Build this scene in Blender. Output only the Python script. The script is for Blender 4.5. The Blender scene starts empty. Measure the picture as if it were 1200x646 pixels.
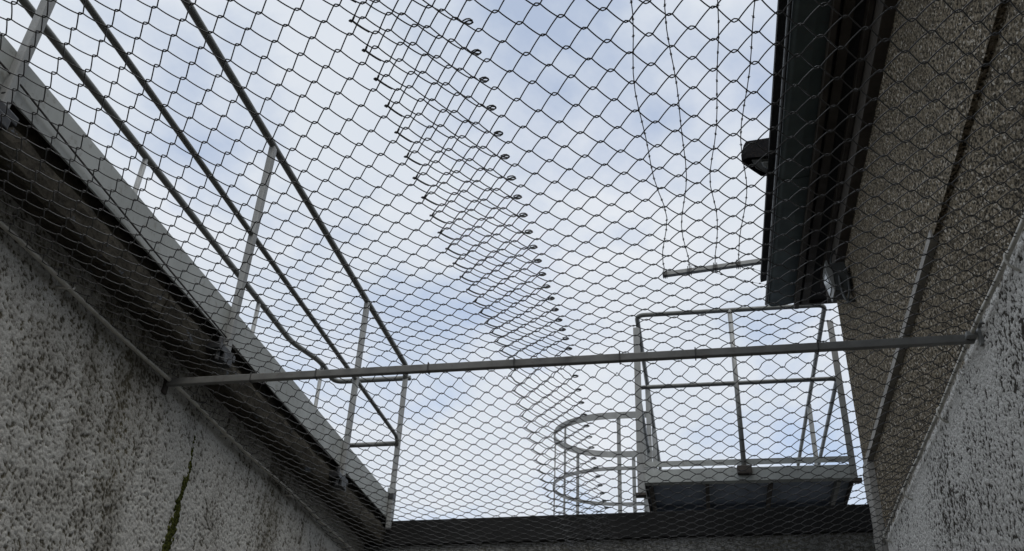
import bpy, bmesh, math, random
from mathutils import Vector, Matrix, noise
random.seed(7)
S = bpy.context.scene
C = S.collection
EYE = 1.6                       # eye height above the yard floor; heights below are written relative to the eye


def P(x, y, z):
    return Vector((x, y, z + EYE))


# ------------------------------------------------------------------ mesh builder
class MB:
    def __init__(s):
        s.v = []
        s.f = []

    def box(s, x0, x1, y0, y1, z0, z1):
        n = len(s.v)
        for z in (z0, z1):
            for y in (y0, y1):
                for x in (x0, x1):
                    s.v.append(P(x, y, z))
        for q in ((0, 2, 3, 1), (4, 5, 7, 6), (0, 1, 5, 4), (2, 6, 7, 3), (0, 4, 6, 2), (1, 3, 7, 5)):
            s.f.append([n + k for k in q])
        return s

    def prism(s, prof, a, b, fn):
        """prof: list of 2D points; fn(u, v, t) -> Vector, t from a to b"""
        n = len(s.v)
        m = len(prof)
        for t in (a, b):
            for u, v in prof:
                s.v.append(fn(u, v, t))
        for k in range(m):
            s.f.append([n + k, n + (k + 1) % m, n + m + (k + 1) % m, n + m + k])
        s.f.append([n + k for k in range(m)][::-1])
        s.f.append([n + m + k for k in range(m)])
        return s

    def tube(s, pts, r, sides=8, caps=True, flat=None):
        pts = [Vector(p) for p in pts]
        N = len(pts)
        n = len(s.v)
        prev = None
        for i, p in enumerate(pts):
            if i == 0:
                d = pts[1] - pts[0]
            elif i == N - 1:
                d = pts[-1] - pts[-2]
            else:
                d = (pts[i + 1] - p).normalized() + (p - pts[i - 1]).normalized()
            if d.length < 1e-9:
                d = pts[min(i + 1, N - 1)] - pts[max(i - 1, 0)]
            d.normalize()
            if prev is None:
                ref = Vector((0, 0, 1)) if abs(d.z) < .9 else Vector((1, 0, 0))
                a = d.cross(ref).normalized()
            else:
                a = (prev - d * prev.dot(d)).normalized()
            prev = a
            b = d.cross(a)
            for k in range(sides):
                t = 2 * math.pi * k / sides
                s.v.append(p + a * (r * math.cos(t)) + b * (r * math.sin(t)))
        for i in range(N - 1):
            for k in range(sides):
                k2 = (k + 1) % sides
                s.f.append([n + i * sides + k, n + i * sides + k2, n + (i + 1) * sides + k2, n + (i + 1) * sides + k])
        if caps:
            s.f.append([n + k for k in range(sides)][::-1])
            s.f.append([n + (N - 1) * sides + k for k in range(sides)])
        return s

    def bar(s, p, q, w, h, up=(0, 0, 1)):
        """rectangular bar from p to q, width w across, height h along 'up'"""
        p, q = Vector(p), Vector(q)
        d = (q - p).normalized()
        a = d.cross(Vector(up)).normalized()
        b = a.cross(d)
        n = len(s.v)
        for e in (p, q):
            for i, j in ((-1, -1), (1, -1), (1, 1), (-1, 1)):
                s.v.append(e + a * (i * w / 2) + b * (j * h / 2))
        for qd in ((0, 1, 2, 3), (7, 6, 5, 4), (0, 4, 5, 1), (1, 5, 6, 2), (2, 6, 7, 3), (3, 7, 4, 0)):
            s.f.append([n + k for k in qd])
        return s

    def build(s, name, m, parent=None, smooth=False, bevel=0):
        me = bpy.data.meshes.new(name)
        me.from_pydata([tuple(v) for v in s.v], [], s.f)
        bm = bmesh.new()
        bm.from_mesh(me)
        bmesh.ops.recalc_face_normals(bm, faces=bm.faces)
        if bevel:
            bmesh.ops.bevel(bm, geom=[e for e in bm.edges if e.is_manifold and e.calc_face_angle() > .5],
                            offset=bevel, segments=2, profile=.6, affect='EDGES', clamp_overlap=True)
        bm.to_mesh(me)
        bm.free()
        if smooth:
            me.polygons.foreach_set('use_smooth', [True] * len(me.polygons))
        me.materials.append(m)
        o = bpy.data.objects.new(name, me)
        C.objects.link(o)
        if parent:
            o.parent = parent
            pl = parent
            off = Vector((0, 0, 0))
            while pl:
                off += pl.location
                pl = pl.parent
            me.transform(Matrix.Translation(-off))
        return o


def thing(name, label, cat, loc, group=None):
    o = bpy.data.objects.new(name, None)
    o.empty_display_size = .1
    o.location = P(*loc)
    C.objects.link(o)
    tag(o, label, cat, group)
    return o


def tag(o, label=None, cat=None, group=None, kind=None):
    if label: o['label'] = label
    if cat: o['category'] = cat
    if group: o['group'] = group
    if kind: o['kind'] = kind
    return o


# ------------------------------------------------------------------ materials
class NT:
    def __init__(s, name):
        s.m = bpy.data.materials.new(name)
        s.m.use_nodes = True
        s.t = s.m.node_tree
        s.n = s.t.nodes
        s.b = s.n['Principled BSDF']
        s.tc = s.n.new('ShaderNodeTexCoord')

    def link(s, a, b):
        s.t.links.new(a, b)

    def mapping(s, scale=(1, 1, 1), rot=(0, 0, 0), geo=True):
        mp = s.n.new('ShaderNodeMapping')
        mp.inputs['Scale'].default_value = scale
        mp.inputs['Rotation'].default_value = rot
        s.link(s.tc.outputs['Object'], mp.inputs['Vector'])
        return mp.outputs[0]

    def attr(s, name):
        k = s.n.new('ShaderNodeAttribute')
        k.attribute_name = name
        return k.outputs['Fac']

    def relief(s, scale):
        r = s.attr('relief')
        n = s.math('ADD', s.math('MULTIPLY', s.math('SUBTRACT', s.noise(scale, 2, .5), .5), 2.2), .5)
        has = s.math('GREATER_THAN', r, -.5)
        return s.math('ADD', s.math('MULTIPLY', r, has), s.math('MULTIPLY', n, s.math('SUBTRACT', 1., has)))

    def noise(s, scale, detail=4, rough=.6, vec=None, dist=0):
        k = s.n.new('ShaderNodeTexNoise')
        k.inputs['Scale'].default_value = scale
        k.inputs['Detail'].default_value = detail
        k.inputs['Roughness'].default_value = rough
        k.inputs['Distortion'].default_value = dist
        s.link(vec if vec is not None else s.tc.outputs['Object'], k.inputs['Vector'])
        return k.outputs['Fac']

    def voro(s, scale, feat='F1', vec=None, out='Distance', rnd=1):
        k = s.n.new('ShaderNodeTexVoronoi')
        k.feature = feat
        k.inputs['Scale'].default_value = scale
        k.inputs['Randomness'].default_value = rnd
        s.link(vec if vec is not None else s.tc.outputs['Object'], k.inputs['Vector'])
        return k.outputs[out]

    def ramp(s, fac, stops):
        k = s.n.new('ShaderNodeValToRGB')
        e = k.color_ramp.elements
        while len(e) < len(stops):
            e.new(.5)
        for el, (p, c) in zip(e, stops):
            el.position = p
            el.color = (c, c, c, 1) if isinstance(c, (int, float)) else (*c, 1)
        s.link(fac, k.inputs[0])
        return k.outputs[0]

    def math(s, op, a, b=0., clamp=False):
        k = s.n.new('ShaderNodeMath')
        k.operation = op
        k.use_clamp = clamp
        for i, x in enumerate((a, b)):
            if isinstance(x, (int, float)):
                k.inputs[i].default_value = x
            else:
                s.link(x, k.inputs[i])
        return k.outputs[0]

    def mix(s, f, a, b, mode='MIX'):
        k = s.n.new('ShaderNodeMix')
        k.data_type = 'RGBA'
        k.blend_type = mode
        for i, x in ((0, f), (6, a), (7, b)):
            if isinstance(x, (int, float)):
                k.inputs[i].default_value = x
            elif isinstance(x, tuple):
                k.inputs[i].default_value = (*x, 1)
            else:
                s.link(x, k.inputs[i])
        return k.outputs[2]

    def z(s):
        k = s.n.new('ShaderNodeSeparateXYZ')
        g = s.n.new('ShaderNodeNewGeometry')
        s.link(g.outputs['Position'], k.inputs[0])
        return k.outputs[2]

    def bump(s, h, strength, dist):
        k = s.n.new('ShaderNodeBump')
        k.inputs['Strength'].default_value = strength
        k.inputs['Distance'].default_value = dist
        s.link(h, k.inputs['Height'])
        s.link(k.outputs[0], s.b.inputs['Normal'])

    def done(s, col, rough=.9, metal=0, spec=.3):
        if isinstance(col, tuple):
            s.b.inputs['Base Color'].default_value = (*col, 1)
        else:
            s.link(col, s.b.inputs['Base Color'])
        if isinstance(rough, (int, float)):
            s.b.inputs['Roughness'].default_value = rough
        else:
            s.link(rough, s.b.inputs['Roughness'])
        s.b.inputs['Metallic'].default_value = metal
        s.b.inputs['Specular IOR Level'].default_value = spec
        return s.m


def m_roughcast(name, light, dark, lo, hi, scale=55, stain=.6, streak=(1, 1, .25)):
    """spatterdash render: pale limewash on the ridges, dark dirt in the pits, big run-off stains"""
    k = NT(name)
    v = k.mapping((1, 1, 1))
    a = k.noise(scale, 3, .55, v, .6)
    b = k.noise(scale * 2.6, 2, .5, v)
    c = k.noise(scale * .35, 3, .6, v)
    h = k.math('ADD', k.math('MULTIPLY', a, .65), k.math('ADD', k.math('MULTIPLY', b, .2), k.math('MULTIPLY', c, .15)))
    big = k.noise(1.5, 5, .65, k.mapping(streak))
    mid = k.noise(6, 4, .65, k.mapping((1, 1, .5)))
    st = k.math('ADD', k.math('MULTIPLY', big, .65), k.math('MULTIPLY', mid, .35))
    # stains move the paint threshold, so dirty patches show more of the bare pits
    hh = k.math('ADD', h, k.math('MULTIPLY', k.math('SUBTRACT', st, .5), .30))
    fac = k.ramp(hh, [(lo, 0), (hi, 1)])
    tint = k.mix(k.ramp(mid, [(.42, 0), (.7, .5)]), dark, tuple(x * y for x, y in zip(dark, (1.3, 1.2, .8))))
    light2 = k.mix(k.ramp(st, [(.4, stain), (.6, 0)]), light, tuple(x * .45 for x in light))
    col = k.mix(fac, tint, light2)
    k.bump(h, .9, .02)
    return k.done(col, .95, 0, .15)


def m_left_wall():
    k = NT('limewashed_roughcast')
    rel = k.relief(60)
    fine = k.noise(230, 3, .6)
    h = k.math('ADD', k.math('MULTIPLY', rel, .72), k.math('MULTIPLY', fine, .28))
    big = k.noise(1.3, 5, .65, k.mapping((1, 1, .30)))
    mid = k.noise(5.5, 5, .7, k.mapping((1, 1, .55)))
    st = k.math('ADD', k.math('MULTIPLY', big, .6), k.math('MULTIPLY', mid, .4))
    # run-off dirt below the coping
    zz = k.math('SUBTRACT', k.z(), EYE + 1.05)
    st2 = k.math('SUBTRACT', st, k.math('MULTIPLY', k.math('MAXIMUM', zz, 0.), .05))
    # vertical run-off streaks, mostly towards the far end
    yy = k.n.new('ShaderNodeSeparateXYZ')
    k.link(k.tc.outputs['Object'], yy.inputs[0])
    strk = k.noise(5.0, 4, .7, k.mapping((1, 1, .10)))
    far = k.ramp(k.math('MULTIPLY', k.math('ADD', yy.outputs[1], -.2), .35), [(.1, .25), (.8, 1)])
    st2 = k.math('SUBTRACT', st2, k.math('MULTIPLY', k.math('MULTIPLY', k.ramp(strk, [(.48, 0), (.66, 1)]), far), .16))
    hh = k.math('ADD', h, k.math('MULTIPLY', k.math('SUBTRACT', st2, .43), .90))
    fac = k.ramp(hh, [(.35, 0), (.43, .55), (.55, 1)])
    dirt = k.mix(k.ramp(mid, [(.42, 0), (.66, 1)]), (.085, .078, .062), (.12, .105, .065))
    lime = k.mix(k.ramp(st2, [(.32, 1), (.50, 0)]), (.52, .515, .485), (.20, .188, .155))
    lime = k.mix(k.ramp(fine, [(.35, .5), (.55, 0)]), lime, (.24, .23, .20))
    col = k.mix(fac, dirt, lime)
    k.bump(fine, .5, .004)
    return k.done(col, .95, 0, .15)


def m_right_wall():
    """bare brown pebbledash above, limewashed below a wavy brushed edge at cable height"""
    k = NT('pebbledash_part_limewashed')
    rel = k.relief(60)
    g0 = k.mapping((1, 1, 1), (math.radians(-45), 0, 0))
    gmn = k.n.new('ShaderNodeMapping')
    gmn.inputs['Scale'].default_value = (1, .62, 1)
    k.link(g0, gmn.inputs['Vector'])
    gm = gmn.outputs[0]
    fine = k.noise(200, 3, .6, gm)
    vc = k.voro(125, 'F1', gm, 'Color')
    bw = k.n.new('ShaderNodeRGBToBW')
    k.link(vc, bw.inputs[0])
    pit = k.noise(105, 2, .5, gm)
    ln = k.noise(1.4, 4, .6)
    br = k.ramp(bw.outputs[0], [(.15, (.04, .034, .025)), (.45, (.185, .152, .104)), (.72, (.255, .213, .152)), (.93, (.56, .52, .45))])
    br = k.mix(k.ramp(pit, [(.40, .97), (.475, 0)]), br, (.02, .017, .012))
    br = k.mix(k.ramp(ln, [(.3, .45), (.65, 0)]), br, (.08, .068, .05))
    st = k.noise(2.4, 5, .7)
    h = k.math('ADD', k.math('MULTIPLY', rel, .72), k.math('MULTIPLY', fine, .28))
    fac = k.ramp(k.math('ADD', h, k.math('MULTIPLY', k.math('SUBTRACT', st, .45), .75)), [(.40, 0), (.47, .7), (.55, 1)])
    wh = k.mix(fac, (.062, .056, .046), (.58, .565, .53))
    wav = k.math('MULTIPLY', k.math('SUBTRACT', k.noise(9, 4, .7), .5), .09)
    wav2 = k.math('MULTIPLY', k.math('SUBTRACT', rel, .5), .07)
    edge = k.math('ADD', k.math('ADD', k.z(), wav), wav2)
    f = k.ramp(k.math('SUBTRACT', edge, EYE + 1.52 - .5), [(.492, 0), (.508, 1)])
    col = k.mix(f, wh, br)
    k.bump(k.math('ADD', pit, k.math('MULTIPLY', fine, .4)), .8, .010)
    return k.done(col, .95, 0, .15)


def m_concrete(name, col, var=.5, scale=8, bump=.4):
    k = NT(name)
    a = k.noise(scale, 6, .7)
    b = k.noise(scale * 9, 4, .6)
    c = k.noise(scale * .3, 4, .6, k.mapping((1, 1, .4)))
    f = k.math('ADD', k.math('MULTIPLY', a, .5), k.math('MULTIPLY', c, .5))
    cc = k.mix(k.ramp(f, [(.35, 1), (.65, 0)]), col, tuple(x * (1 - var) for x in col))
    cc = k.mix(k.ramp(b, [(.35, .6), (.5, 0)]), cc, tuple(x * .45 for x in col))
    k.bump(b, bump, .006)
    return k.done(cc, .92, 0, .2)


def m_paint(name, col, rough=.5, wear=.25, scale=14, metal=0, streaks=True, spec=.4):
    k = NT(name)
    a = k.noise(scale, 5, .65, k.mapping((1, 1, .35 if streaks else 1)))
    b = k.noise(scale * 7, 3, .6)
    cc = k.mix(k.ramp(a, [(.38, wear), (.62, 0)]), col, tuple(x * .45 for x in col))
    cc = k.mix(k.ramp(b, [(.30, .35), (.42, 0)]), cc, (.09, .065, .045))
    k.bump(b, .12, .002)
    r = k.ramp(a, [(.3, rough + .15), (.7, rough - .1)])
    return k.done(cc, r, metal, spec)


M_LEFT = m_left_wall()
M_FAR = m_roughcast('dirty_grey_roughcast', (.22, .22, .21), (.06, .058, .05), .43, .56, 60, .7)
M_RIGHT = m_right_wall()
def m_cope():
    """old concrete nose: brown grime with scraps of pale blue-grey paint still on it"""
    k = NT('grimy_concrete_with_paint_scraps')
    a = k.noise(9, 5, .7)
    b = k.noise(60, 4, .7)
    c = k.noise(22, 5, .75, k.mapping((1, .5, 1)))
    col = k.mix(k.ramp(a, [(.35, 0), (.65, 1)]), (.042, .037, .028), (.092, .082, .063))
    col = k.mix(k.ramp(b, [(.36, .7), (.5, 0)]), col, (.02, .018, .014))
    col = k.mix(k.ramp(c, [(.62, 0), (.68, .7)]), col, (.15, .175, .215))
    k.bump(b, .6, .006)
    return k.done(col, .92, 0, .2)


M_COPE = m_cope()
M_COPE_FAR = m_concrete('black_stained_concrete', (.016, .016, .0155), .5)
M_STRIP = m_concrete('plain_grey_concrete', (.38, .365, .335), .4, 14)
M_YARD = m_concrete('yard_concrete', (.26, .25, .24), .4, 3)
M_TURF = m_concrete('outside_ground', (.12, .118, .11), .5, 2)
M_FASCIA = m_paint('grey_painted_sheet', (.31, .325, .31), .55, .35, 5)
M_POST = m_paint('galvanised_post', (.235, .24, .232), .5, .3, 20, .1)
M_TUBE = m_paint('grey_painted_tube', (.13, .135, .125), .4, .35, 18)
M_BAR = m_paint('grey_flat_steel', (.15, .15, .14), .5, .35, 9, 0, False)
M_WIRE = m_paint('weathered_galvanised_wire', (.055, .054, .052), .5, .3, 40, .2, False)
M_BARB = m_paint('rusty_barbed_wire', (.07, .065, .06), .6, .3, 60, .2, False)
M_CABLE = m_paint('zinc_rod', (.56, .54, .48), .5, .35, 30, .1, False)
M_GUTTER = m_paint('dark_teal_gutter_metal', (.075, .10, .10), .6, .35, 6)
M_LIP = m_paint('black_gutter_lip', (.015, .016, .017), .45, .2, 12)
M_TIMBER = m_paint('dark_brown_timber', (.06, .05, .04), .7, .5, 10)
M_ROOF = m_concrete('dark_roof_felt', (.04, .04, .04), .4)
M_LAMP = m_paint('black_lamp_housing', (.004, .004, .005), .85, .1, 15, 0, False, .1)
M_LAMPG = m_paint('grey_lamp_housing', (.06, .066, .066), .5, .3, 15, 0, False)
M_DECK = m_paint('blue_grey_deck_underside', (.22, .26, .34), .6, .5, 7, 0, False)
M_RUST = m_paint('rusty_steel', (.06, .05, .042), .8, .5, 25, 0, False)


def m_glass():
    k = NT('lamp_glass')
    a = k.noise(40, 3)
    c = k.mix(k.ramp(a, [(.4, 0), (.6, 1)]), (.20, .21, .20), (.34, .35, .34))
    k.b.inputs['Coat Weight'].default_value = .6
    return k.done(c, .22, 0, .5)


M_GLASS = m_glass()


def m_moss():
    k = NT('moss')
    a = k.noise(120, 3)
    return k.done(k.mix(k.ramp(a, [(.4, 0), (.62, 1)]), (.028, .034, .010), (.085, .09, .022)), 1, 0, .1)


M_MOSS = m_moss()

# ------------------------------------------------------------------ measures (metres, from the eye)
XL, XR, XU = -1.905, .885, .864
YB = -4.0                      # side walls end here, at the unseen wall behind the camera
ZN = 1.5                       # height of the net cables


def yfar(x):                   # far wall face, slightly askew
    return 5.145 + (x - XL) * (5.01 - 5.145) / (XR - XL)


def relief_wall(name, m, parent, X, side, y0, y1, z0, z1, ylo, zlo, step, amp, freq, zs=1., ys=1., seed=0., topfn=None, botfn=None):
    """a cast wall whose thrown render is real relief; side = direction the face looks (+1 = +X)"""
    ny = int((y1 - y0) / step)
    nz = int((z1 - (botfn(y0) if botfn else z0)) / step)
    verts, rel, faces = [], [], []
    nf = noise.noise
    for i in range(ny + 1):
        yv = y0 + (y1 - y0) * i / ny
        zt = topfn(yv) if topfn else z1
        for j in range(nz + 1):
            zb = botfn(yv) if botfn else z0
            zv = zb + (zt - zb) * j / nz
            p1, p2 = (yv + zv) * .7071 * freq * ys, (zv - yv) * .7071 * freq * zs
            a = nf((p1, p2, seed))
            b2 = nf((p1 * 2.3 + 7, p2 * 2.3, seed + 3))
            c = nf((yv * freq * .4, zv * freq * .4, seed + 9))
            h = a * .62 + b2 * .33 + c * .35
            # thrown plaster: blunt ridges, sharper pits
            h = h if h < 0 else h * .7
            edge = min(1, j / 3, (nz - j) / 3, i / 3, (ny - i) / 3)
            verts.append(P(X + side * amp * max(-1, min(.7, h * 1.6)) * edge, yv, zv))
            rel.append(.5 + .5 * max(-1, min(1, h * 1.5)))
    for i in range(ny):
        for j in range(nz):
            q = i * (nz + 1) + j
            f = [q, q + nz + 1, q + nz + 2, q + 1]
            faces.append(f if side < 0 else f[::-1])
    # plain remainder of the wall
    def quad(a, b2, c, d):
        n = len(verts)
        verts.extend((a, b2, c, d))
        rel.extend((-1.,) * 4)
        faces.append([n, n + 1, n + 2, n + 3])
    t0 = topfn(ylo) if topfn else z1
    zl0, zl1 = (botfn(ylo), botfn(y0)) if botfn else (zlo, zlo)
    quad(P(X, ylo, zl0), P(X, y0, zl1), P(X, y0, topfn(y0) if topfn else z1), P(X, ylo, t0))
    if not botfn:
        quad(P(X, y0, zlo), P(X, y1, zlo), P(X, y1, z0), P(X, y0, z0))
    else:
        quad(P(X, y0, botfn(y0)), P(X, y1, botfn(y1)), P(X - side * .25, y1, botfn(y1)), P(X - side * .25, y0, botfn(y0)))
    B = X - side * .25
    t1 = topfn(y1) if topfn else z1
    quad(P(B, ylo, zlo), P(B, y1, zlo), P(B, y1, t1), P(B, ylo, t0))
    quad(P(X, ylo, t0), P(X, y1, t1), P(B, y1, t1), P(B, ylo, t0))
    quad(P(X, y1, zlo), P(B, y1, zlo), P(B, y1, t1), P(X, y1, t1))
    quad(P(X, ylo, zlo), P(B, ylo, zlo), P(B, ylo, t0), P(X, ylo, t0))
    me = bpy.data.meshes.new(name)
    me.from_pydata([tuple(v) for v in verts], [], faces)
    at = me.attributes.new('relief', 'FLOAT', 'POINT')
    at.data.foreach_set('value', rel)
    me.polygons.foreach_set('use_smooth', [True] * len(me.polygons))
    me.materials.append(m)
    o = bpy.data.objects.new(name, me)
    C.objects.link(o)
    o.parent = parent
    me.transform(Matrix.Translation(-parent.location))
    return o


# ------------------------------------------------------------------ setting
g = MB().box(-400, 400, -400, 400, -EYE - .3, -EYE - .02).build('ground', M_TURF)
tag(g, kind='structure')
y = MB().box(XL - .1, XR + .1, YB - .1, 5.3, -EYE - .02, -EYE).build('yard_floor', M_YARD)
tag(y, kind='structure')

# left boundary wall
w = thing('boundary_wall', 'limewashed roughcast wall on the left with a mossy streak and dark coping', 'wall', (XL, 2, -EYE))
relief_wall('wall_face', M_LEFT, w, XL, 1, .3, 5.16, .3, 1.613, YB, -EYE, .0041, .0042, 122, 1., seed=1.7)
MB().box(XL - .255, XL - .002, 5.165, 5.75, -EYE, 1.612).build('wall_face', M_FAR, w)
# the coping in casts of about 2 m with open joints; its weathered nose is lumpy
yy = YB
for L in (2.2, 2.4, 1.95, 2.15, 1.04):
    mb = MB()
    prof = [(XL - .34, 1.616), (XL, 1.614), (-1.822, 1.614), (-1.812, 1.595), (-1.798, 1.590), (-1.788, 1.602), (-1.780, 1.635), (-1.775, 1.660), (-1.776, 1.682), (-1.797, 1.690), (-1.80, 1.79), (XL - .34, 1.79)]
    m = len(prof)
    ns = int((L - .012) / .022)
    for a in range(ns + 1):
        t = yy + (L - .012) * a / ns
        for q, (u, v) in enumerate(prof):
            if 2 <= q <= 9:
                w1 = noise.noise((t * 14, q * .7, 1.5)) * .006 + noise.noise((t * 45, q * 1.6, 4.5)) * .003
                u, v = u + w1, v + w1 * .5
            mb.v.append(P(u, t, v))
    for a in range(ns):
        for q in range(m):
            q2 = (q + 1) % m
            mb.f.append([a * m + q, a * m + q2, (a + 1) * m + q2, (a + 1) * m + q])
    mb.f.append(list(range(m)))
    mb.f.append([ns * m + q for q in range(m)][::-1])
    mb.build('coping', M_COPE, w)
    yy += L

# moss growing down a crack: clumps of small blades
mb = MB()
for i in range(900):
    t = random.random() ** .8
    if random.random() > .35 + t and t < .5:
        continue
    zz = 1.41 - t * .62
    yy = 3.135 + .010 * math.sin(zz * 11) + .006 * math.sin(zz * 31) + random.gauss(0, .003 + .012 * t)
    r = random.uniform(.003, .009) * (.8 + .6 * t)
    c = P(XL - .002, yy, zz)
    n = len(mb.v)
    for a in range(6):
        an = a * math.pi / 3 + random.random()
        mb.v.append(c + Vector((random.uniform(0, .004), math.cos(an) * r, math.sin(an) * r * 1.2)))
    mb.v.append(c + Vector((r * 1.1, 0, random.uniform(-.004, .004))))
    for a in range(6):
        mb.f.append([n + a, n + (a + 1) % 6, n + 6])
o = mb.build('moss', M_MOSS, smooth=True)
tag(o, 'streak of green moss running down a crack in the left wall', 'moss', kind='stuff')

# far wall
w = thing('end_wall', 'dark stained end wall with black concrete capping across the yard', 'wall', (-.5, 5.2, -EYE))
mb = MB()
mb.prism([(XL - .002, yfar(XL)), (XR - .003, yfar(XR)), (XR - .003, 5.45), (XL - .002, 5.45)], -EYE, 1.587, lambda u, v, t: P(u, v, t))
mb.build('wall_face', M_FAR, w)
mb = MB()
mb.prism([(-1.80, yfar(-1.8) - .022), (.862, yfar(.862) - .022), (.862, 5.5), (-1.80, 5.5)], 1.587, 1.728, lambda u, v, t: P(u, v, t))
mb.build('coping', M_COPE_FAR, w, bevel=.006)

# unseen wall added behind the camera to hold back light from that end
w = thing('unseen_rear_wall', 'unseen grey roughcast wall added behind the viewer to hold back light', 'wall', (-.5, YB, -EYE))
MB().box(XL - .3, 3.0, YB - .3, YB - .005, -EYE, 1.6).build('wall_face', M_FAR, w)

# ------------------------------------------------------------------ building on the right
b = thing('building', 'brown pebbledash building with limewashed lower wall and dark eaves', 'building', (XR + 1, 0, -EYE))


def zj(yv):
    return 1.995 - (yv - 3.3) * .035


relief_wall('lower_wall', M_RIGHT, b, XR, -1, .5, 4.86, .4, 2.0, YB, -EYE, .0045, .0048, 110, 1., ys=.62, seed=5.2, topfn=lambda t: zj(t) + .02)
relief_wall('upper_wall', M_RIGHT, b, XU, -1, 1.0, 5.035, 0, 3.2, YB, 1.9, .0046, .0034, 135, 1., ys=.62, seed=8.1, topfn=lambda t: 3.2, botfn=lambda t: zj(t) - .022)
# plain mortar band along the foot of the upper wall, worn off nearer the viewer
mb = MB()
for X in (XU - .007, XR + .01):
    for yv in (2.95, 5.037):
        mb.v.append(P(X, yv, zj(yv) - .026))
        mb.v.append(P(X, yv, zj(yv) + (.004 if yv < 4 else .012)))
mb.f += [[0, 1, 3, 2], [4, 6, 7, 5], [0, 4, 5, 1], [2, 3, 7, 6], [1, 5, 7, 3], [0, 2, 6, 4]]
mb.build('ledge', M_STRIP, b)
MB().box(.850, XR + .25, 4.862, 5.038, -EYE, zj(5) - .03).build('corner_pier', M_STRIP, b, bevel=.004)
MB().box(XR + .25, 5.0, YB, 5.03, -EYE, 3.2).build('rear_block', M_RIGHT, b)

SL = .030   # the eaves climb a little with distance


def ze(yv):
    return (yv - 3.5) * SL


def eave(mb, prof, y0=YB, y1=5.33):
    return mb.prism(prof, y0, y1, lambda u, v, t: P(u, t, v + ze(t)))


eave(MB(), [(XU - .05, 2.93), (XU + .02, 2.93), (XU + .02, 3.07), (XU - .05, 3.07)], YB, 5.06).build('wall_trim', M_TIMBER, b, bevel=.003)
eave(MB(), [(XU - .075, 3.035), (XU - .055, 3.035), (XU - .055, 3.09), (XU - .075, 3.09)], YB, 5.06).build('wall_trim', M_TIMBER, b)
eave(MB(), [(.70, 3.075), (.745, 3.075), (.745, 3.098), (.70, 3.098)]).build('soffit_board', M_TIMBER, b, bevel=.003)
eave(MB(), [(.60, 3.10), (XU + .2, 3.10), (XU + .2, 3.13), (.60, 3.13)]).build('soffit', M_ROOF, b)
eave(MB(), [(.655, 3.05), (.68, 3.05), (.68, 3.25), (.655, 3.25)]).build('fascia_board', M_TIMBER, b)
mb = MB()
rp = [(.47, 3.262), (5.2, 4.6), (5.2, 4.68), (.47, 3.30)]
eave(mb, rp).build('roof', M_ROOF, b)
# half-round gutter
gut = MB()
def gprof(g):
    """square-section gutter with a rounded outer corner; g grows it outward"""
    pr = [(.500 - g, 3.175), (.500 - g, 3.115)]
    for i in range(15):
        a = math.pi + math.pi / 2 * i / 14
        pr.append((.528 + (.028 + g) * math.cos(a), 3.112 + (.028 + g) * math.sin(a)))
    pr += [(.600, 3.088 - g), (.655, 3.10 - g), (.655, 3.175)]
    return pr


eave(gut, gprof(0) + [(x, z) for x, z in gprof(-.004)][::-1])
gt = gut.build('gutter', M_GUTTER, b)
lip = MB()
lip.tube([P(.4895, YB, 3.098 + ze(YB)), P(.4895, 5.332, 3.098 + ze(5.332))], .0100, 8)
lip.build('gutter_lip', M_LIP, gt, True)
MB().prism(gprof(.002), 5.3305, 5.336, lambda u, v, t: P(u, t, v + ze(t))).build('end_cap', M_GUTTER, gt)
MB().prism([(.658, 3.082), (XU + .2, 3.082), (XU + .2, 3.36), (.658, 3.30)], 5.322, 5.34, lambda u, v, t: P(u, t, v + ze(t))).build('bargeboard', M_TIMBER, b)
for yv in (1.5, 2.75, 4.0):
    s = MB()
    pr = gprof(.004) + gprof(.001)[::-1]
    s.prism(pr, yv, yv + .02, lambda u, v, t: P(u, t, v + ze(t)))
    s.build('gutter_bracket', M_GUTTER, gt)

# ------------------------------------------------------------------ catwalk with rails on the left wall
ZR, ZM = 2.685, 2.205
XF = -1.755
cw = thing('catwalk', 'grey sheet edged catwalk with tubular handrails above the left wall', 'catwalk', (-2.05, 2, 1.8))
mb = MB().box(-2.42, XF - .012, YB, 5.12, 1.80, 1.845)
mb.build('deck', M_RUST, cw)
yy = YB
for L in (2.52, 3.05, 2.62, .94):
    m2 = MB().box(XF - .008, XF, yy, yy + L - .004, 1.722, 1.858)
    m2.box(XF - .055, XF - .009, yy, yy + L - .004, 1.850, 1.858)
    m2.build('edge_plate', M_FASCIA, cw, bevel=.002)
    yy += L


def bend(pts, r, n=6):
    """round the corners of a polyline"""
    pts = [Vector(p) for p in pts]
    out = [pts[0]]
    for i in range(1, len(pts) - 1):
        a, c, d = pts[i - 1], pts[i], pts[i + 1]
        u = (a - c)
        v = (d - c)
        k = min(r, u.length * .49, v.length * .49)
        p0 = c + u.normalized() * k
        p1 = c + v.normalized() * k
        for j in range(n + 1):
            t = j / n
            out.append(p0 * (1 - t) ** 2 + c * 2 * t * (1 - t) + p1 * t * t)
    out.append(pts[-1])
    return out


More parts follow.
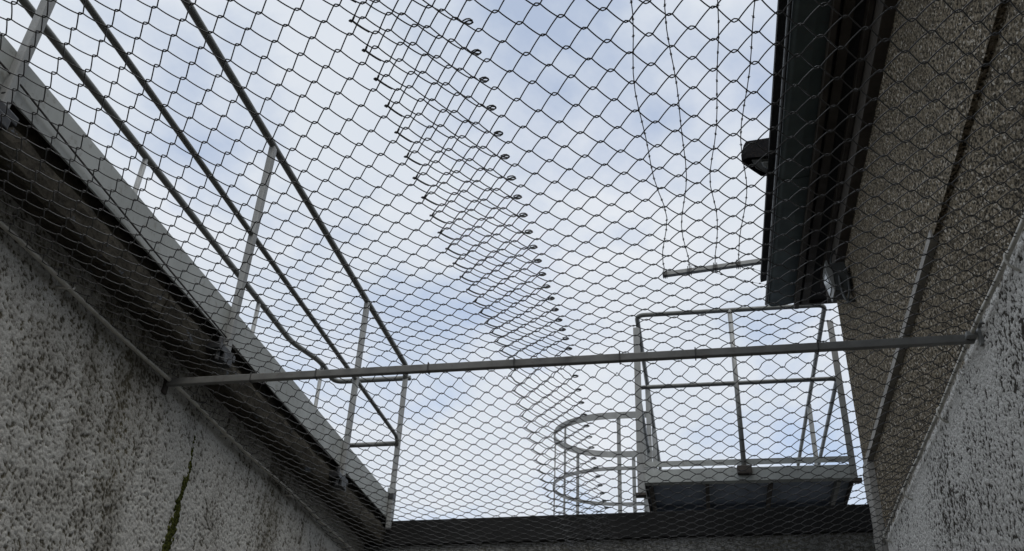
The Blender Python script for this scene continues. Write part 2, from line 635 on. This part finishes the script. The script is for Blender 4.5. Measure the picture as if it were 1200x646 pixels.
XP = XF + .014     # post plane, in front of the edge plate
YE = 5.035
MB().tube(bend([P(XP, YB, ZR), P(XP, YE, ZR), P(XP, YE + .01, ZR - .09)], .03), .0160, 10).build('handrail', M_TUBE, cw, True)
MB().tube(bend([P(XP, YB, ZM), P(XP, YE - .02, ZM), P(XP, YE + .005, ZM - .05)], .03), .0115, 10).build('mid_rail', M_TUBE, cw, True)
XK = -2.352
BACKXY = [(-2.350, 4.66), (-2.262, 4.93), (-2.275, 5.21), (-1.76, 5.205)]
BACK = [P(*q, ZR) for q in BACKXY]
MB().tube(bend([P(XK, YB, ZR)] + BACK, .07), .0165, 10).build('back_handrail', M_TUBE, cw, True)
MB().tube(bend([P(XK, YB, ZM), P(XK, 4.5, ZM), P(-2.27, 5.0, ZM), P(-2.2, 5.13, ZM), P(-1.76, 5.12, ZM)], .12), .0145, 10).build('back_mid_rail', M_TUBE, cw, True)
for yv in (-2.55, -1.15, .22, 1.57, 2.935, 4.262, 5.05):
    lean = .0
    m2 = MB()
    # flattened angle post: a broad face to the yard and a narrow return
    m2.box(XF + .0015, XF + .028, yv - .015, yv + .015, 1.66, ZR - .010)
    m2.build('post', M_POST, cw, bevel=.004)
    if yv < 5:
        m3 = MB()
        m3.box(XF - .03, XF + .030, yv - .075, yv + .055, 1.640, 1.668)
        m3.box(XF - .012, XF + .034, yv - .035, yv + .030, 1.606, 1.640)
        m3.tube([P(XF + .012, yv - .05, 1.60), P(XF + .012, yv - .05, 1.70)], .010, 6)
        m3.tube([P(XF + .01, yv - .008, 1.70), P(XF + .026, yv - .008, 1.70)], .009, 6)
        m3.build('post_bracket', M_LIP, cw, bevel=.004)
    else:
        m3 = MB().box(XF - .02, XF + .03, yv - .02, yv + .03, 1.83, 1.862)
        m3.build('post_bracket', M_LIP, cw, bevel=.004)
for yv, xx in ((-1.9, XK), (-.4, XK), (.9, XK), (2.93, XK), (4.19, XK), (4.98, -2.27)):
    MB().tube([P(xx, yv, 1.84), P(xx, yv, ZR)], .0125, 8).build('back_post', M_POST, cw, True)
MB().box(XF - .04, XF + .001, 5.125, 5.165, 1.70, 1.93).build('end_plate', M_FASCIA, cw)

mb = MB()
pts = []
anch = [(.24, 1.765), (1.60, 1.772), (2.90, 1.718), (4.23, 1.70)]
for (a, za), (c, zc) in zip(anch[:-1], anch[1:]):
    za2 = za
    for j in range(9):
        t = j / 9
        pts.append(P(XF + .012, a + (c - a) * t, za + (zc - za) * t - .006 * 4 * t * (1 - t)))
o = MB().tube(pts, .0032, 6).build('earthing_wire', M_BARB, None, True)
tag(o, 'thin dark wire running along the grey catwalk edge plate', 'wire')

# ------------------------------------------------------------------ net cables, crossbar
def cable(label, x, pts_extra=None, side=1):
    t = thing('net_cable', label, 'cable', (x, 1.5, ZN), 'cables the net hangs from')
    return t


lc = cable('pale steel rod along the left limewashed wall holding the net edge', XL + .022)
pts = [P(XL + .022 + random.uniform(-.002, .002), YB + .3 + k * .22, ZN + .004 * math.sin(k * 1.3)) for k in range(41)]
pts = [p for p in pts if p.y < 5.1]
MB().tube(pts, .0075, 8).build('rod', M_CABLE, lc, True)
for yv in (.35, 1.22, 2.2, 3.35, 4.05, 4.85):
    MB().tube(bend([P(XL - .01, yv - .035, ZN - .012), P(XL + .012, yv - .03, ZN - .012), P(XL + .034, yv, ZN - .004), P(XL + .03, yv + .01, ZN + .012), P(XL + .012, yv + .006, ZN + .012)], .012, 3), .004, 6).build('eye_bolt', M_CABLE, lc, True)
rc = cable('grey steel rod along the right wall above the white limewash', XR - .022)
pts = [P(XR - .022 + random.uniform(-.002, .002), YB + .3 + k * .22, ZN + .004 * math.sin(k * 1.1)) for k in range(41)]
pts = [p for p in pts if p.y < 4.99]
MB().tube(pts, .0075, 8).build('rod', M_CABLE, rc, True)
for yv in (.5, 1.45, 2.35, 3.35, 4.15, 4.75):
    MB().tube(bend([P(XR + .01, yv + .005, ZN - .05), P(XR - .008, yv, ZN - .046), P(XR - .03, yv - .004, ZN - .03), P(XR - .032, yv - .01, ZN), P(XR - .014, yv - .008, ZN + .012)], .014, 3), .004, 6).build('eye_bolt', M_CABLE, rc, True)
fc = cable('dark rod across the end wall where the net stops', -.5)
MB().tube([P(XL + .01, yfar(XL) - .03, 1.42), P(XR - .01, yfar(XR) - .03, 1.42)], .0075, 8).build('rod', M_RUST, fc, True)

cb = thing('crossbar', 'flat grey steel bar spanning the yard under the net', 'bar', (-.5, 2.84, ZN))
BL, BR = Vector(P(XL + .012, 2.85, 1.497)), Vector(P(XR - .012, 2.815, 1.497))
MB().bar(BL, BR, .020, .027).build('bar', M_BAR, cb, bevel=.003)
MB().box(XL - .002, XL + .009, 2.84, 2.866, 1.455, 1.520).build('end_bracket', M_RUST, cb, bevel=.002)
m2 = MB().box(XR - .010, XR + .002, 2.770, 2.790, 1.455, 1.535)
m2.box(XR - .010, XR + .002, 2.74, 2.770, 1.512, 1.530)
m2.box(XR - .042, XR - .009, 2.778, 2.822, 1.490, 1.506)
m2.build('end_bracket', M_POST, cb, bevel=.002)
# wire ties round the bar
for fx in (.12, .21, .36, .47, .60, .69, .83):
    c = BL.lerp(BR, fx)
    MB().tube([c + Vector((0, a, bz)) for a, bz in ((-.0125, -.016), (.0125, -.016), (.0125, .017), (-.0125, .017), (-.0125, -.016))], .0022, 6).build('wire_tie', M_WIRE, cb)

# ------------------------------------------------------------------ chain-link net
K = .966 * 1.5
PROF = [(-3, 1.0), (.2, .995), (.60, 1.0), (.892, 1.008), (1.003, 1.003), (1.105, .994), (1.209, .991), (1.322, .994), (1.431, .999), (1.543, 1.009),
        (1.648, 1.019), (1.748, 1.030), (1.863, 1.045), (1.925, 1.052), (1.965, 1.046), (2.013, 1.040), (2.117, 1.022), (2.225, 1.005),
        (2.334, .992), (2.423, .978), (2.53, .968), (2.672, .956), (3.0, .948), (3.5, .968)]


def zc(yv):
    u = yv / K
    for (a, za), (c, z2) in zip(PROF[:-1], PROF[1:]):
        if a <= u <= c:
            t = (u - a) / (c - a)
            return (za + (z2 - za) * t) * K
    return PROF[-1][1] * K


zbar = 1.522


def znet(x, yv):
    xm = (XL + XR) / 2
    u = abs((x - xm) / ((XR - XL) / 2))
    wgt = 1 - min(1, u) ** 4
    base = ZN
    if yv > 4.1:
        base = ZN + (1.42 - ZN) * min(1, (yv - 4.1) / .9)
    zz = base + (zc(yv) - base) * wgt
    # the bar holds the net up
    d = abs(yv - 2.83)
    if d < .12:
        zz = max(zz, zbar - d * .12)
    return zz


def warp(x, yv):
    """hand-stretched mesh: meshes are never quite regular"""
    nx = noise.noise(Vector((x * 2.1, yv * 2.1, 3.3)))
    ny = noise.noise(Vector((x * 2.1, yv * 2.1, 9.7)))
    return nx * .006, ny * .006


def net(name, label, x0, x1, n, y0, y1, pitch, ph, r, hook_end, cable_end, dz=0., skew=0.):
    """n half periods between x0 (selvage) and x1 (at the wall rod); spirals run across, stacked along Y"""
    mb = MB()
    hooks = MB()
    st = (x1 - x0) / n
    A = pitch / 2 + .0030           # overlap with the neighbouring spiral = the knuckle
    E = .0034
    DX = 1 if st > 0 else -1
    count = int((y1 - y0) / pitch) + 1
    rows = []
    for j in range(count):
        yc = y0 + j * pitch
        rows.append(yc)
        path = []
        jit = random.uniform(-.0012, .0012)
        amp = random.uniform(-.0012, .0012)
        for i in range(n + 1):
            s = 1 if (i + j + ph) % 2 == 0 else -1
            xk = x0 + i * st
            a = A + amp
            for du, v in ((-.13, .90), (-.055, .985), (.055, .985), (.13, .90)):
                if (i == 0 and du < 0) or (i == n and du > 0):
                    continue
                path.append((xk + du * st, yc + jit + s * v * a, (-1 if (du > 0) == (s * DX > 0) else 1) * -.0008))
            if i < n:
                # each flattened half turn bows: legs running away sag, legs coming back arch
                sg = 1 if s * DX > 0 else -1
                for t in (.27, .42, .58, .73):
                    v = s * (1 - 2 * (t - .13) / .74) * .90
                    path.append((xk + t * st, yc + jit + v * a, sg * E * math.sin(math.pi * t) ** 1.0))
        pts = []
        for x, yv, zz in path:
            if yv > yfar(x) - .03 or yv < -2.5:
                pass
            wx, wy = warp(x, yv)
            yv += skew * (x - x0)
            edge = min(1, abs(x - x1) / .15)
            wx *= edge
            pts.append(P(x + wx, yv + wy, znet(x, yv) + zz + dz))
        if max(p.y for p in pts) > 5.1:
            continue
        mb.tube(pts, r, 5)
        # end at the selvage: the wire ends are bent over
        p = pts[0]
        sx = 1 if x1 > x0 else -1
        q = pts[1]
        if hook_end == 'curl':
            s = 1 if (j + ph) % 2 == 0 else -1
            c = [p + Vector((-sx * a, -s * b2, h2)) for a, b2, h2 in ((0, 0, 0), (.007, -.002, .001), (.013, .001, .002), (.014, .006, .003), (.009, .010, .004), (.002, .009, .005), (-.006, .005, .005))]
            hooks.tube(c, r * 1.15, 5)
        else:
            s = 1 if (j + ph) % 2 == 0 else -1
            c = [q + Vector((0, 0, -.0012)) for q in (pts[:6] if s < 0 else pts[:3])]
            c = [c[0] + Vector((-sx * .003, -s * .003, .001))] + c
            hooks.tube(c, r * 1.6, 5)
        # at the rod: wrapped round it
        p = pts[-1]
        if j % 2 or x1 < 0:
            continue
        c = [p] + [Vector((x1 + sx * a, p.y + b2, ZN + EYE + h2)) for a, b2, h2 in ((.004, .001, -.010), (.010, .003, -.003), (.008, .005, .008), (-.004, .007, .009), (-.009, .009, -.001), (-.003, .011, -.010), (.004, .012, -.013))]
        hooks.tube(c, r, 5)
    n0 = len(mb.v)
    mb.v += hooks.v
    mb.f += [[n0 + k for k in q] for q in hooks.f]
    o = mb.build(name, M_WIRE, None, True)
    return tag(o, label, 'netting', 'chain-link sheets over the yard')


XS1, XS2 = -.403, -.6353
WR = .00150
net('chain_link_net', 'left chain-link sheet with curled wire ends over the right one', XS1, XL + .024, 36, 1.2923 - .01985 - .0794 * 42, 5.04, .0397, 0, WR, 'curl', 'rod', .003, .0307)
net('chain_link_net', 'right chain-link sheet reaching under the left sheet at the seam', XS2, XR - .033, 35, 1.4875 - .02015 - .0806 * 42, 5.06, .0403, 0, WR, 'bent', 'rod', -.002, -.0687)

# ------------------------------------------------------------------ look-out platform behind the end wall
pf = thing('platform', 'railed steel platform with grey edge beam beyond the end wall', 'platform', (.28, 7, 2.2))
YP = 5.8
X0, X1, YQ = -.36, .915, 8.7
# edge beam: channel
m2 = MB().box(-.345, .945, YP - .004, YP + .004, 2.172, 2.258)
m2.box(-.345, .945, YP + .005, YP + .05, 2.25, 2.258)
m2.box(-.345, .945, YP + .005, YP + .05, 2.172, 2.178)
m2.build('edge_beam', M_FASCIA, pf, bevel=.0015)
m2 = MB().box(-.35, .945, YP + .02, YP + .026, 2.285, 2.322)
m2.build('toe_board', M_FASCIA, pf)
MB().box(-.34, -.334, YP + .06, YQ, 2.172, 2.258).build('edge_beam', M_RUST, pf)
MB().box(.93, .936, YP + .06, YQ, 2.172, 2.258).build('edge_beam', M_RUST, pf)
m2 = MB().box(-.33, .926, YP + .055, YQ, 2.215, 2.25)
m2.build('deck', M_DECK, pf)
for xx in (-.305, .05, .44, .845):
    MB().box(xx - .012, xx + .012, YP + .055, YQ, 2.165, 2.213).build('deck_rib', M_RUST if xx < .8 else M_BAR, pf)
for yv in (6.35, 6.9, 7.6):
    MB().box(-.33, .926, yv, yv + .05, 2.17, 2.214).build('cross_rib', M_DECK, pf)
ZT, ZK = 3.40, 2.845
c1, c2 = (X0 - .0, X1)
MB().tube(bend([P(X0 + .005, YQ, ZT), P(X0 + .005, YP, ZT), P(X1, YP, ZT), P(X1, YQ, ZT)], .06, 6), .0165, 10).build('handrail', M_TUBE, pf, True)
MB().tube(bend([P(X0 - .005, YQ, ZK - .005), P(X0 - .005, YP, ZK - .005), P(X1 + .005, YP, ZK), P(X1 + .005, YQ, ZK)], .05, 6), .0145, 10).build('mid_rail', M_TUBE, pf, True)
MB().tube([P(.283, YP, ZT), P(.283, YP, 2.26)], .0165, 10).build('post', M_POST, pf, True)
m2 = MB().box(.283 - .045, .283 + .045, YP - .035, YP - .006, 2.205, 2.262).build('post_foot', M_RUST, pf, bevel=.006)
m2 = MB().box(X0 - .022, X0 + .022, YP - .008, YP - .002, 2.10, ZT - .10)
m2.box(X0 - .022, X0 - .016, YP - .002, YP + .03, 2.10, ZT - .10)
m2.build('post', M_POST, pf, bevel=.0012)
MB().box(X0 - .035, X0 + .03, YP - .03, YP + .03, 2.085, 2.10).build('post_foot', M_RUST, pf)
m2 = MB().box(X1 - .006, X1 + .034, YP - .009, YP - .003, 2.165, ZT - .13)
m2.box(X1 + .028, X1 + .034, YP - .003, YP + .03, 2.165, ZT - .13)
m2.build('post', M_POST, pf, bevel=.0012)
MB().box(X1 + .01, X1 + .055, YP - .02, YP + .02, 2.145, 2.166).build('post_foot', M_RUST, pf)
for xx, yv in ((X0 + .005, 6.9), (X0 + .005, 7.72), (X1, 7.35), (X1, YQ), (X0 + .005, YQ)):
    MB().box(xx - .018, xx + .018, yv - .005, yv + .012, 2.25, ZT - .014).build('post', M_POST, pf, bevel=.0012)
# legs down to the ground behind the end wall
for xx in (-.2, .78):
    for yv in (6.6, 8.4):
        MB().box(xx - .05, xx + .05, yv - .05, yv + .05, -EYE, 2.164).build('leg', M_RUST, pf)
# ladder hoops
cage = MB().box(X0 - .02, X0 - .012, 6.98, 7.64, 2.60, 2.64).build('safety_cage', M_POST, pf)


def hoop(z, hgt):
    c = (P(0, 0, 0)).xy
    pts = []
    yn, yf, xa, xe = 6.905, 7.705, X0 - .01, -1.160
    R = (yf - yn) / 2
    pts.append((xa, yn))
    pts.append((xe + R + .12, yn))
    for i in range(1, 16):
        a = math.pi * i / 16
        pts.append((xe + R + .12 - (R + .12) * math.sin(a), (yn + yf) / 2 - R * math.cos(a)))
    pts.append((xe + R + .12, yf))
    pts.append((xa, yf))
    m = MB()
    n = len(pts)
    for i in range(n):
        p = Vector(pts[i])
        d = (Vector(pts[min(i + 1, n - 1)]) - Vector(pts[max(i - 1, 0)])).normalized()
        nr = Vector((-d.y, d.x))
        for w_, hh in ((-.003, -1), (.003, -1), (.003, 1), (-.003, 1)):
            q = p + nr * w_
            m.v.append(P(q.x, q.y, z + hh * hgt / 2))
    for i in range(n - 1):
        for k in range(4):
            m.f.append([i * 4 + k, i * 4 + (k + 1) % 4, i * 4 + 4 + (k + 1) % 4, i * 4 + 4 + k])
    m.f.append([0, 1, 2, 3])
    m.f.append([n * 4 - 1, n * 4 - 2, n * 4 - 3, n * 4 - 4])
    return m, pts


for z, hg in ((3.147, .055), (2.707, .028), (2.26, .028), (1.80, .028)):
    m, hp = hoop(z, hg)
    m.build('hoop', M_POST, cage)
for sx, sy in ((-.59, 6.912), (-1.03, 7.045), (-1.152, 7.32), (-1.0, 7.60), (-.535, 7.698)):
    MB().bar(P(sx, sy, .4), P(sx, sy, 3.15), .030, .005, (sx + .6, sy - 7.3, 0) if sx < -.9 else (0, 1, 0)).build('strap', M_POST, cage)
lad = MB().box(X0 - .06, X0 - .03, 7.05, 7.085, -EYE, 3.1)
lad.box(X0 - .06, X0 - .03, 7.53, 7.565, -EYE, 3.1)
for k in range(13):
    lad.tube([P(X0 - .045, 7.07, -1.3 + k * .28), P(X0 - .045, 7.55, -1.3 + k * .28)], .011, 6)
lad.build('ladder', M_POST, pf)

# ------------------------------------------------------------------ lamps
fl = thing('floodlight', 'black hooded floodlight sticking out past the gutter', 'lamp', (.5, 4.02, 3.33))
# hood, seen from below: a sloping box with cut corners; length along X, mouth facing down
zl = 3.33
# an upright dark front, a chamfered nose and an open underside with a pale lens
hood = MB()
bot = [(.363, 4.044), (.333, 4.065), (.336, 4.09), (.404, 4.171), (.439, 4.212), (.66, 4.225), (.66, 4.044)]
topo = [(.366, 4.049), (.352, 4.07), (.356, 4.10), (.415, 4.165), (.445, 4.195), (.66, 4.205), (.66, 4.049)]
zl = 3.30
ht = (.118, .108, .105, .10, .10, .142, .145)
n = 7
for x, yv in bot:
    hood.v.append(P(x, yv, zl))
mid_z = (.04, .037, .037, .04, .04, .04, .04)
for (x, yv), dz in zip(bot, mid_z):
    hood.v.append(P(x, yv, zl + dz))
for (x, yv), dz in zip(topo, ht):
    hood.v.append(P(x, yv, zl + dz))
cxm, cym = .50, 4.13
ins = [(x + (cxm - x) * .13, yv + (cym - yv) * .13) for x, yv in bot]
for x, yv in ins:
    hood.v.append(P(x, yv, zl))
for x, yv in ins:
    hood.v.append(P(x + (cxm - x) * .1, yv + (cym - yv) * .1, zl + .035))
for a, c in ((0, 1), (1, 2)):
    for k in range(n):
        hood.f.append([a * n + k, a * n + (k + 1) % n, c * n + (k + 1) % n, c * n + k])
hood.f.append([2 * n + k for k in range(n)])
for k in range(n):
    k2 = (k + 1) % n
    hood.f.append([k, k2, 3 * n + k2, 3 * n + k])
    hood.f.append([3 * n + k, 3 * n + k2, 4 * n + k2, 4 * n + k])
hood.build('housing', M_LAMP, fl)
MB().prism([(.385, 4.075), (.63, 4.075), (.63, 4.195), (.45, 4.185), (.41, 4.15)], zl + .006, zl + .012, lambda u, v, t: P(u, v, t)).build('reflector', M_POST, fl)
MB().prism([(.435, 4.085), (.60, 4.085), (.60, 4.14), (.47, 4.14), (.445, 4.12)], zl - .010, zl + .0055, lambda u, v, t: P(u, v, t)).build('lens', M_GLASS, fl, bevel=.004)
MB().bar(P(.64, 4.13, zl + .06), P(.80, 4.13, zl + .045), .05, .05).build('arm', M_LAMP, fl)

f2 = thing('floodlight', 'small grey box floodlight on the building corner below the eaves', 'lamp', (.80, 4.53, 2.8))
mb = MB()
cxl, cyl, czl = .80, 4.53, 2.795
mb.prism([(-.028, -.085), (.032, -.088), (.048, -.05), (.050, .05), (.038, .095), (-.028, .088)], cyl - .05, cyl + .05, lambda u, v, t: P(cxl + u, t, czl + v))
mb.build('housing', M_LAMPG, f2, bevel=.006)
m2 = MB().prism([(-.062, .085), (-.052, .105), (-.0285, .03), (-.0285, -.09), (-.036, -.092), (-.062, .03)], cyl - .06, cyl + .06, lambda u, v, t: P(cxl + u, t, czl + v))
m2.build('bezel', M_POST, f2, bevel=.002)
MB().prism([(-.066, .07), (-.0625, .07), (-.0625, .03), (-.044, -.06), (-.047, -.062), (-.066, .03)], cyl - .045, cyl + .045, lambda u, v, t: P(cxl + u, t, czl + v)).build('lens', M_GLASS, f2)
m2 = MB().tube(bend([P(cxl + .0, cyl - .058, czl), P(cxl + .0, cyl - .058, czl - .10), P(cxl + .02, cyl - .058, czl - .165), P(cxl + .04, cyl - .058, czl - .10), P(cxl + .045, cyl - .058, czl)], .03), .007, 6)
m2.tube([P(cxl + .02, cyl - .058, czl - .155), P(XU + .01, cyl - .03, czl - .14)], .010, 6)
m2.box(cxl + .04, XU + .003, cyl - .03, cyl + .03, czl - .03, czl + .03)
m2.tube(bend([P(cxl - .02, cyl, czl + .09), P(cxl - .02, cyl, czl + .16), P(XU - .02, cyl + .03, czl + .25)], .04), .006, 6)
m2.build('stirrup', M_LAMPG, f2)

# ------------------------------------------------------------------ barbed wire above the eaves
arm = thing('barbed_wire_support', 'grey steel arm carrying four barbed strands out from the roof edge', 'bracket', (.5, 5.2, 3.35))
ZA = 3.36
MB().bar(P(-.145, 5.215, ZA - .012), P(.95, 5.20, ZA + .075), .032, .028).build('arm', M_POST, arm, bevel=.002)
MB().box(.86, .94, 5.15, 5.25, 3.30, 3.445).build('arm_foot', M_POST, arm)

def strand(name, pts, label, r=.0027, step=.1, group='barbed wire strands'):
    m = MB()
    m.tube(pts, r, 5)
    # barbs
    acc = random.uniform(0, step)
    for p, q in zip(pts[:-1], pts[1:]):
        L = (q - p).length
        d = (q - p) / L
        while acc < L:
            c = p + d * acc
            a = Vector((random.uniform(-1, 1), random.uniform(-.3, .3), random.uniform(-1, 1))).normalized()
            m.tube([c - a * .010, c + a * .010], .0013, 4)
            m.tube([c - d * .006, c + d * .006], .0052, 5)
            acc += step
        acc -= L
    o = m.build(name, M_BARB)
    tag(o, label, 'barbed wire', group)
    return o


def xa(px):
    return px


SX = [(-.169, -.128, 'leftmost barbed wire strand hanging above the roof gutter, kinked near the arm'),
      (-.002, .027, 'second barbed wire strand from the left above the roof gutter'),
      (.208, .190, 'third barbed wire strand, passing left of the black floodlight'),
      (.390, .335, 'barbed wire strand nearest the gutter, passing over the black floodlight')]
for i, (xt, xb, lab) in enumerate(SX):
    pts = []
    N = 60
    for k in range(N + 1):
        t = k / N
        yv = -2.2 + t * (5.21 + 2.2)
        s = max(0, min(1, (yv - 2.9) / (5.21 - 2.9)))
        x = xt + (xb - xt) * s
        kink = .030 * math.sin(yv * 3.1 + i * 1.9) * math.sin(math.pi * min(1, s * 1.0)) + .010 * math.sin(yv * 7 + i * 2.7)
        kink += .025 * math.exp(-((yv - 4.55) / .22) ** 2) * (1 if i in (0, 2) else -.2)
        fade = 1 - max(0, (t - .97) / .03)
        za = ZA + .005 + .079 * (x + .145)
        sag = -.05 * math.sin(math.pi * t)
        pts.append(P(x + kink * fade, yv, za + sag + .008 * math.sin(yv * 5 + i) * fade))
    strand('barbed_wire', pts, lab)
    # tie where it crosses the arm
    c = pts[-1]
    m2 = MB()
    for q in range(3):
        ox = (q - 1) * .010
        m2.tube([c + Vector((ox, a, bz)) for a, bz in ((-.024, .004), (.024, .004), (.024, -.034), (-.024, -.034), (-.024, .004))], .003, 5)
    m2.build('wire_tie', M_BARB, arm)
for i, (x0, lab) in enumerate(((.03, 'thin barbed strand running back from the arm, lower of two'), (.30, 'thin barbed strand running back from the arm close to the gutter'))):
    a = P(x0, 5.225, ZA + .06)
    c = P(x0 + 1.2, 6.9, ZA + .9)
    pts = [a.lerp(c, k / 14) + Vector((0, 0, -.10 * math.sin(math.pi * k / 14))) for k in range(15)]
    strand('barbed_wire', pts, lab, .0014)

# ------------------------------------------------------------------ camera
yaw, pit, rol = math.radians(-12.29538), math.radians(32.643196), math.radians(2.964779)
f = Vector((math.sin(yaw) * math.cos(pit), math.cos(yaw) * math.cos(pit), math.sin(pit)))
r = Vector((math.cos(yaw), -math.sin(yaw), 0))
u = r.cross(f)
r2 = r * math.cos(rol) + u * math.sin(rol)
u2 = -r * math.sin(rol) + u * math.cos(rol)
cam = bpy.data.cameras.new('camera')
cam.sensor_width = 36
cam.lens = 1113.19 / 1200 * 36
cam.clip_start = .02
cam.clip_end = 2000
co = bpy.data.objects.new('camera', cam)
mw = Matrix((r2, u2, -f)).transposed().to_4x4()
mw.translation = P(0, 0, 0)
co.matrix_world = mw
C.objects.link(co)
S.camera = co

# ------------------------------------------------------------------ light
SUN_EL, SUN_AZ = math.radians(55), math.radians(148)    # azimuth from +Y, clockwise: behind the viewer, a little to the left
sd = Vector((math.sin(SUN_AZ) * math.cos(SUN_EL), math.cos(SUN_AZ) * math.cos(SUN_EL), math.sin(SUN_EL)))
sun = bpy.data.lights.new('sun', 'SUN')
sun.energy = 1.4
sun.angle = math.radians(35)
sun.color = (1, .95, .88)
so = bpy.data.objects.new('sun', sun)
so.rotation_euler = (-sd).to_track_quat('-Z', 'Y').to_euler()
so.location = (0, 0, 20)
C.objects.link(so)

W = bpy.data.worlds.new('World')
S.world = W
W.use_nodes = True
nt = W.node_tree
N = nt.nodes
bg = N['Background']
sky = N.new('ShaderNodeTexSky')
sky.sky_type = 'NISHITA'
sky.sun_disc = False
sky.sun_elevation = SUN_EL
sky.sun_rotation = SUN_AZ
tc = N.new('ShaderNodeTexCoord')
# clouds on a flat layer: divide the direction by its height
sep = N.new('ShaderNodeSeparateXYZ')
nt.links.new(tc.outputs['Generated'], sep.inputs[0])


def wm(op, a, b):
    k = N.new('ShaderNodeMath')
    k.operation = op
    for i, x in enumerate((a, b)):
        if isinstance(x, (int, float)):
            k.inputs[i].default_value = x
        else:
            nt.links.new(x, k.inputs[i])
    return k.outputs[0]


zc_ = wm('MAXIMUM', wm('ADD', sep.outputs[2], .35), .05)
cmb = N.new('ShaderNodeCombineXYZ')
nt.links.new(wm('DIVIDE', sep.outputs[0], zc_), cmb.inputs[0])
nt.links.new(wm('DIVIDE', sep.outputs[1], zc_), cmb.inputs[1])


def wn(scale, det, rough, off, dist=0.):
    mp = N.new('ShaderNodeMapping')
    mp.inputs['Location'].default_value = off
    nt.links.new(cmb.outputs[0], mp.inputs[0])
    k = N.new('ShaderNodeTexNoise')
    k.inputs['Scale'].default_value = scale
    k.inputs['Detail'].default_value = det
    k.inputs['Roughness'].default_value = rough
    k.inputs['Distortion'].default_value = dist
    nt.links.new(mp.outputs[0], k.inputs[0])
    return k.outputs[0]


def wramp(fac, stops):
    k = N.new('ShaderNodeValToRGB')
    e = k.color_ramp.elements
    while len(e) < len(stops):
        e.new(.5)
    for el, (p, c) in zip(e, stops):
        el.position = p
        el.color = (*c, 1) if isinstance(c, tuple) else (c, c, c, 1)
    nt.links.new(fac, k.inputs[0])
    return k.outputs[0]


def wmix(f, a, b):
    k = N.new('ShaderNodeMix')
    k.data_type = 'RGBA'
    for i, x in ((0, f), (6, a), (7, b)):
        if isinstance(x, (int, float)):
            k.inputs[i].default_value = x
        elif isinstance(x, tuple):
            k.inputs[i].default_value = (*x, 1)
        else:
            nt.links.new(x, k.inputs[i])
    return k.outputs[2]


SKY_S = .15
cover = wn(3.4, 7, .58, (1.7, .4, 0), .1)
shade = wn(3.6, 7, .55, (5.2, 2.2, 1), .2)
white = wramp(shade, [(.30, (.67, .735, .825)), (.48, (.73, .78, .85)), (.68, (.83, .86, .905))])
sc_ = N.new('ShaderNodeVectorMath')
sc_.operation = 'SCALE'
# an overcast sky is brightest overhead
zb = wm('ADD', 1.0, wm('MULTIPLY', wm('POWER', wm('MAXIMUM', wm('DIVIDE', wm('SUBTRACT', sep.outputs[2], .78), .22), 0.), 1.0), 2.4))
nt.links.new(wm('MULTIPLY', zb, 1 / SKY_S), sc_.inputs[3])
nt.links.new(white, sc_.inputs[0])
# thin veil everywhere; where it is thinnest the blue shows
veil = wramp(cover, [(.34, .50), (.52, 1.0)])
sk2 = N.new('ShaderNodeVectorMath')
sk2.operation = 'SCALE'
sk2.inputs[3].default_value = 1.5      # blue seen through bright thin cloud
nt.links.new(sky.outputs[0], sk2.inputs[0])
nt.links.new(wmix(veil, sk2.outputs[0], sc_.outputs[0]), bg.inputs[0])
bg.inputs[1].default_value = SKY_S

S.view_settings.view_transform = 'Standard'
S.view_settings.look = 'None'
S.view_settings.exposure = 0
S.view_settings.gamma = 1
S.view_settings.use_curve_mapping = False
S.render.engine = 'CYCLES'
S.cycles.max_bounces = 8
S.cycles.use_denoising = True
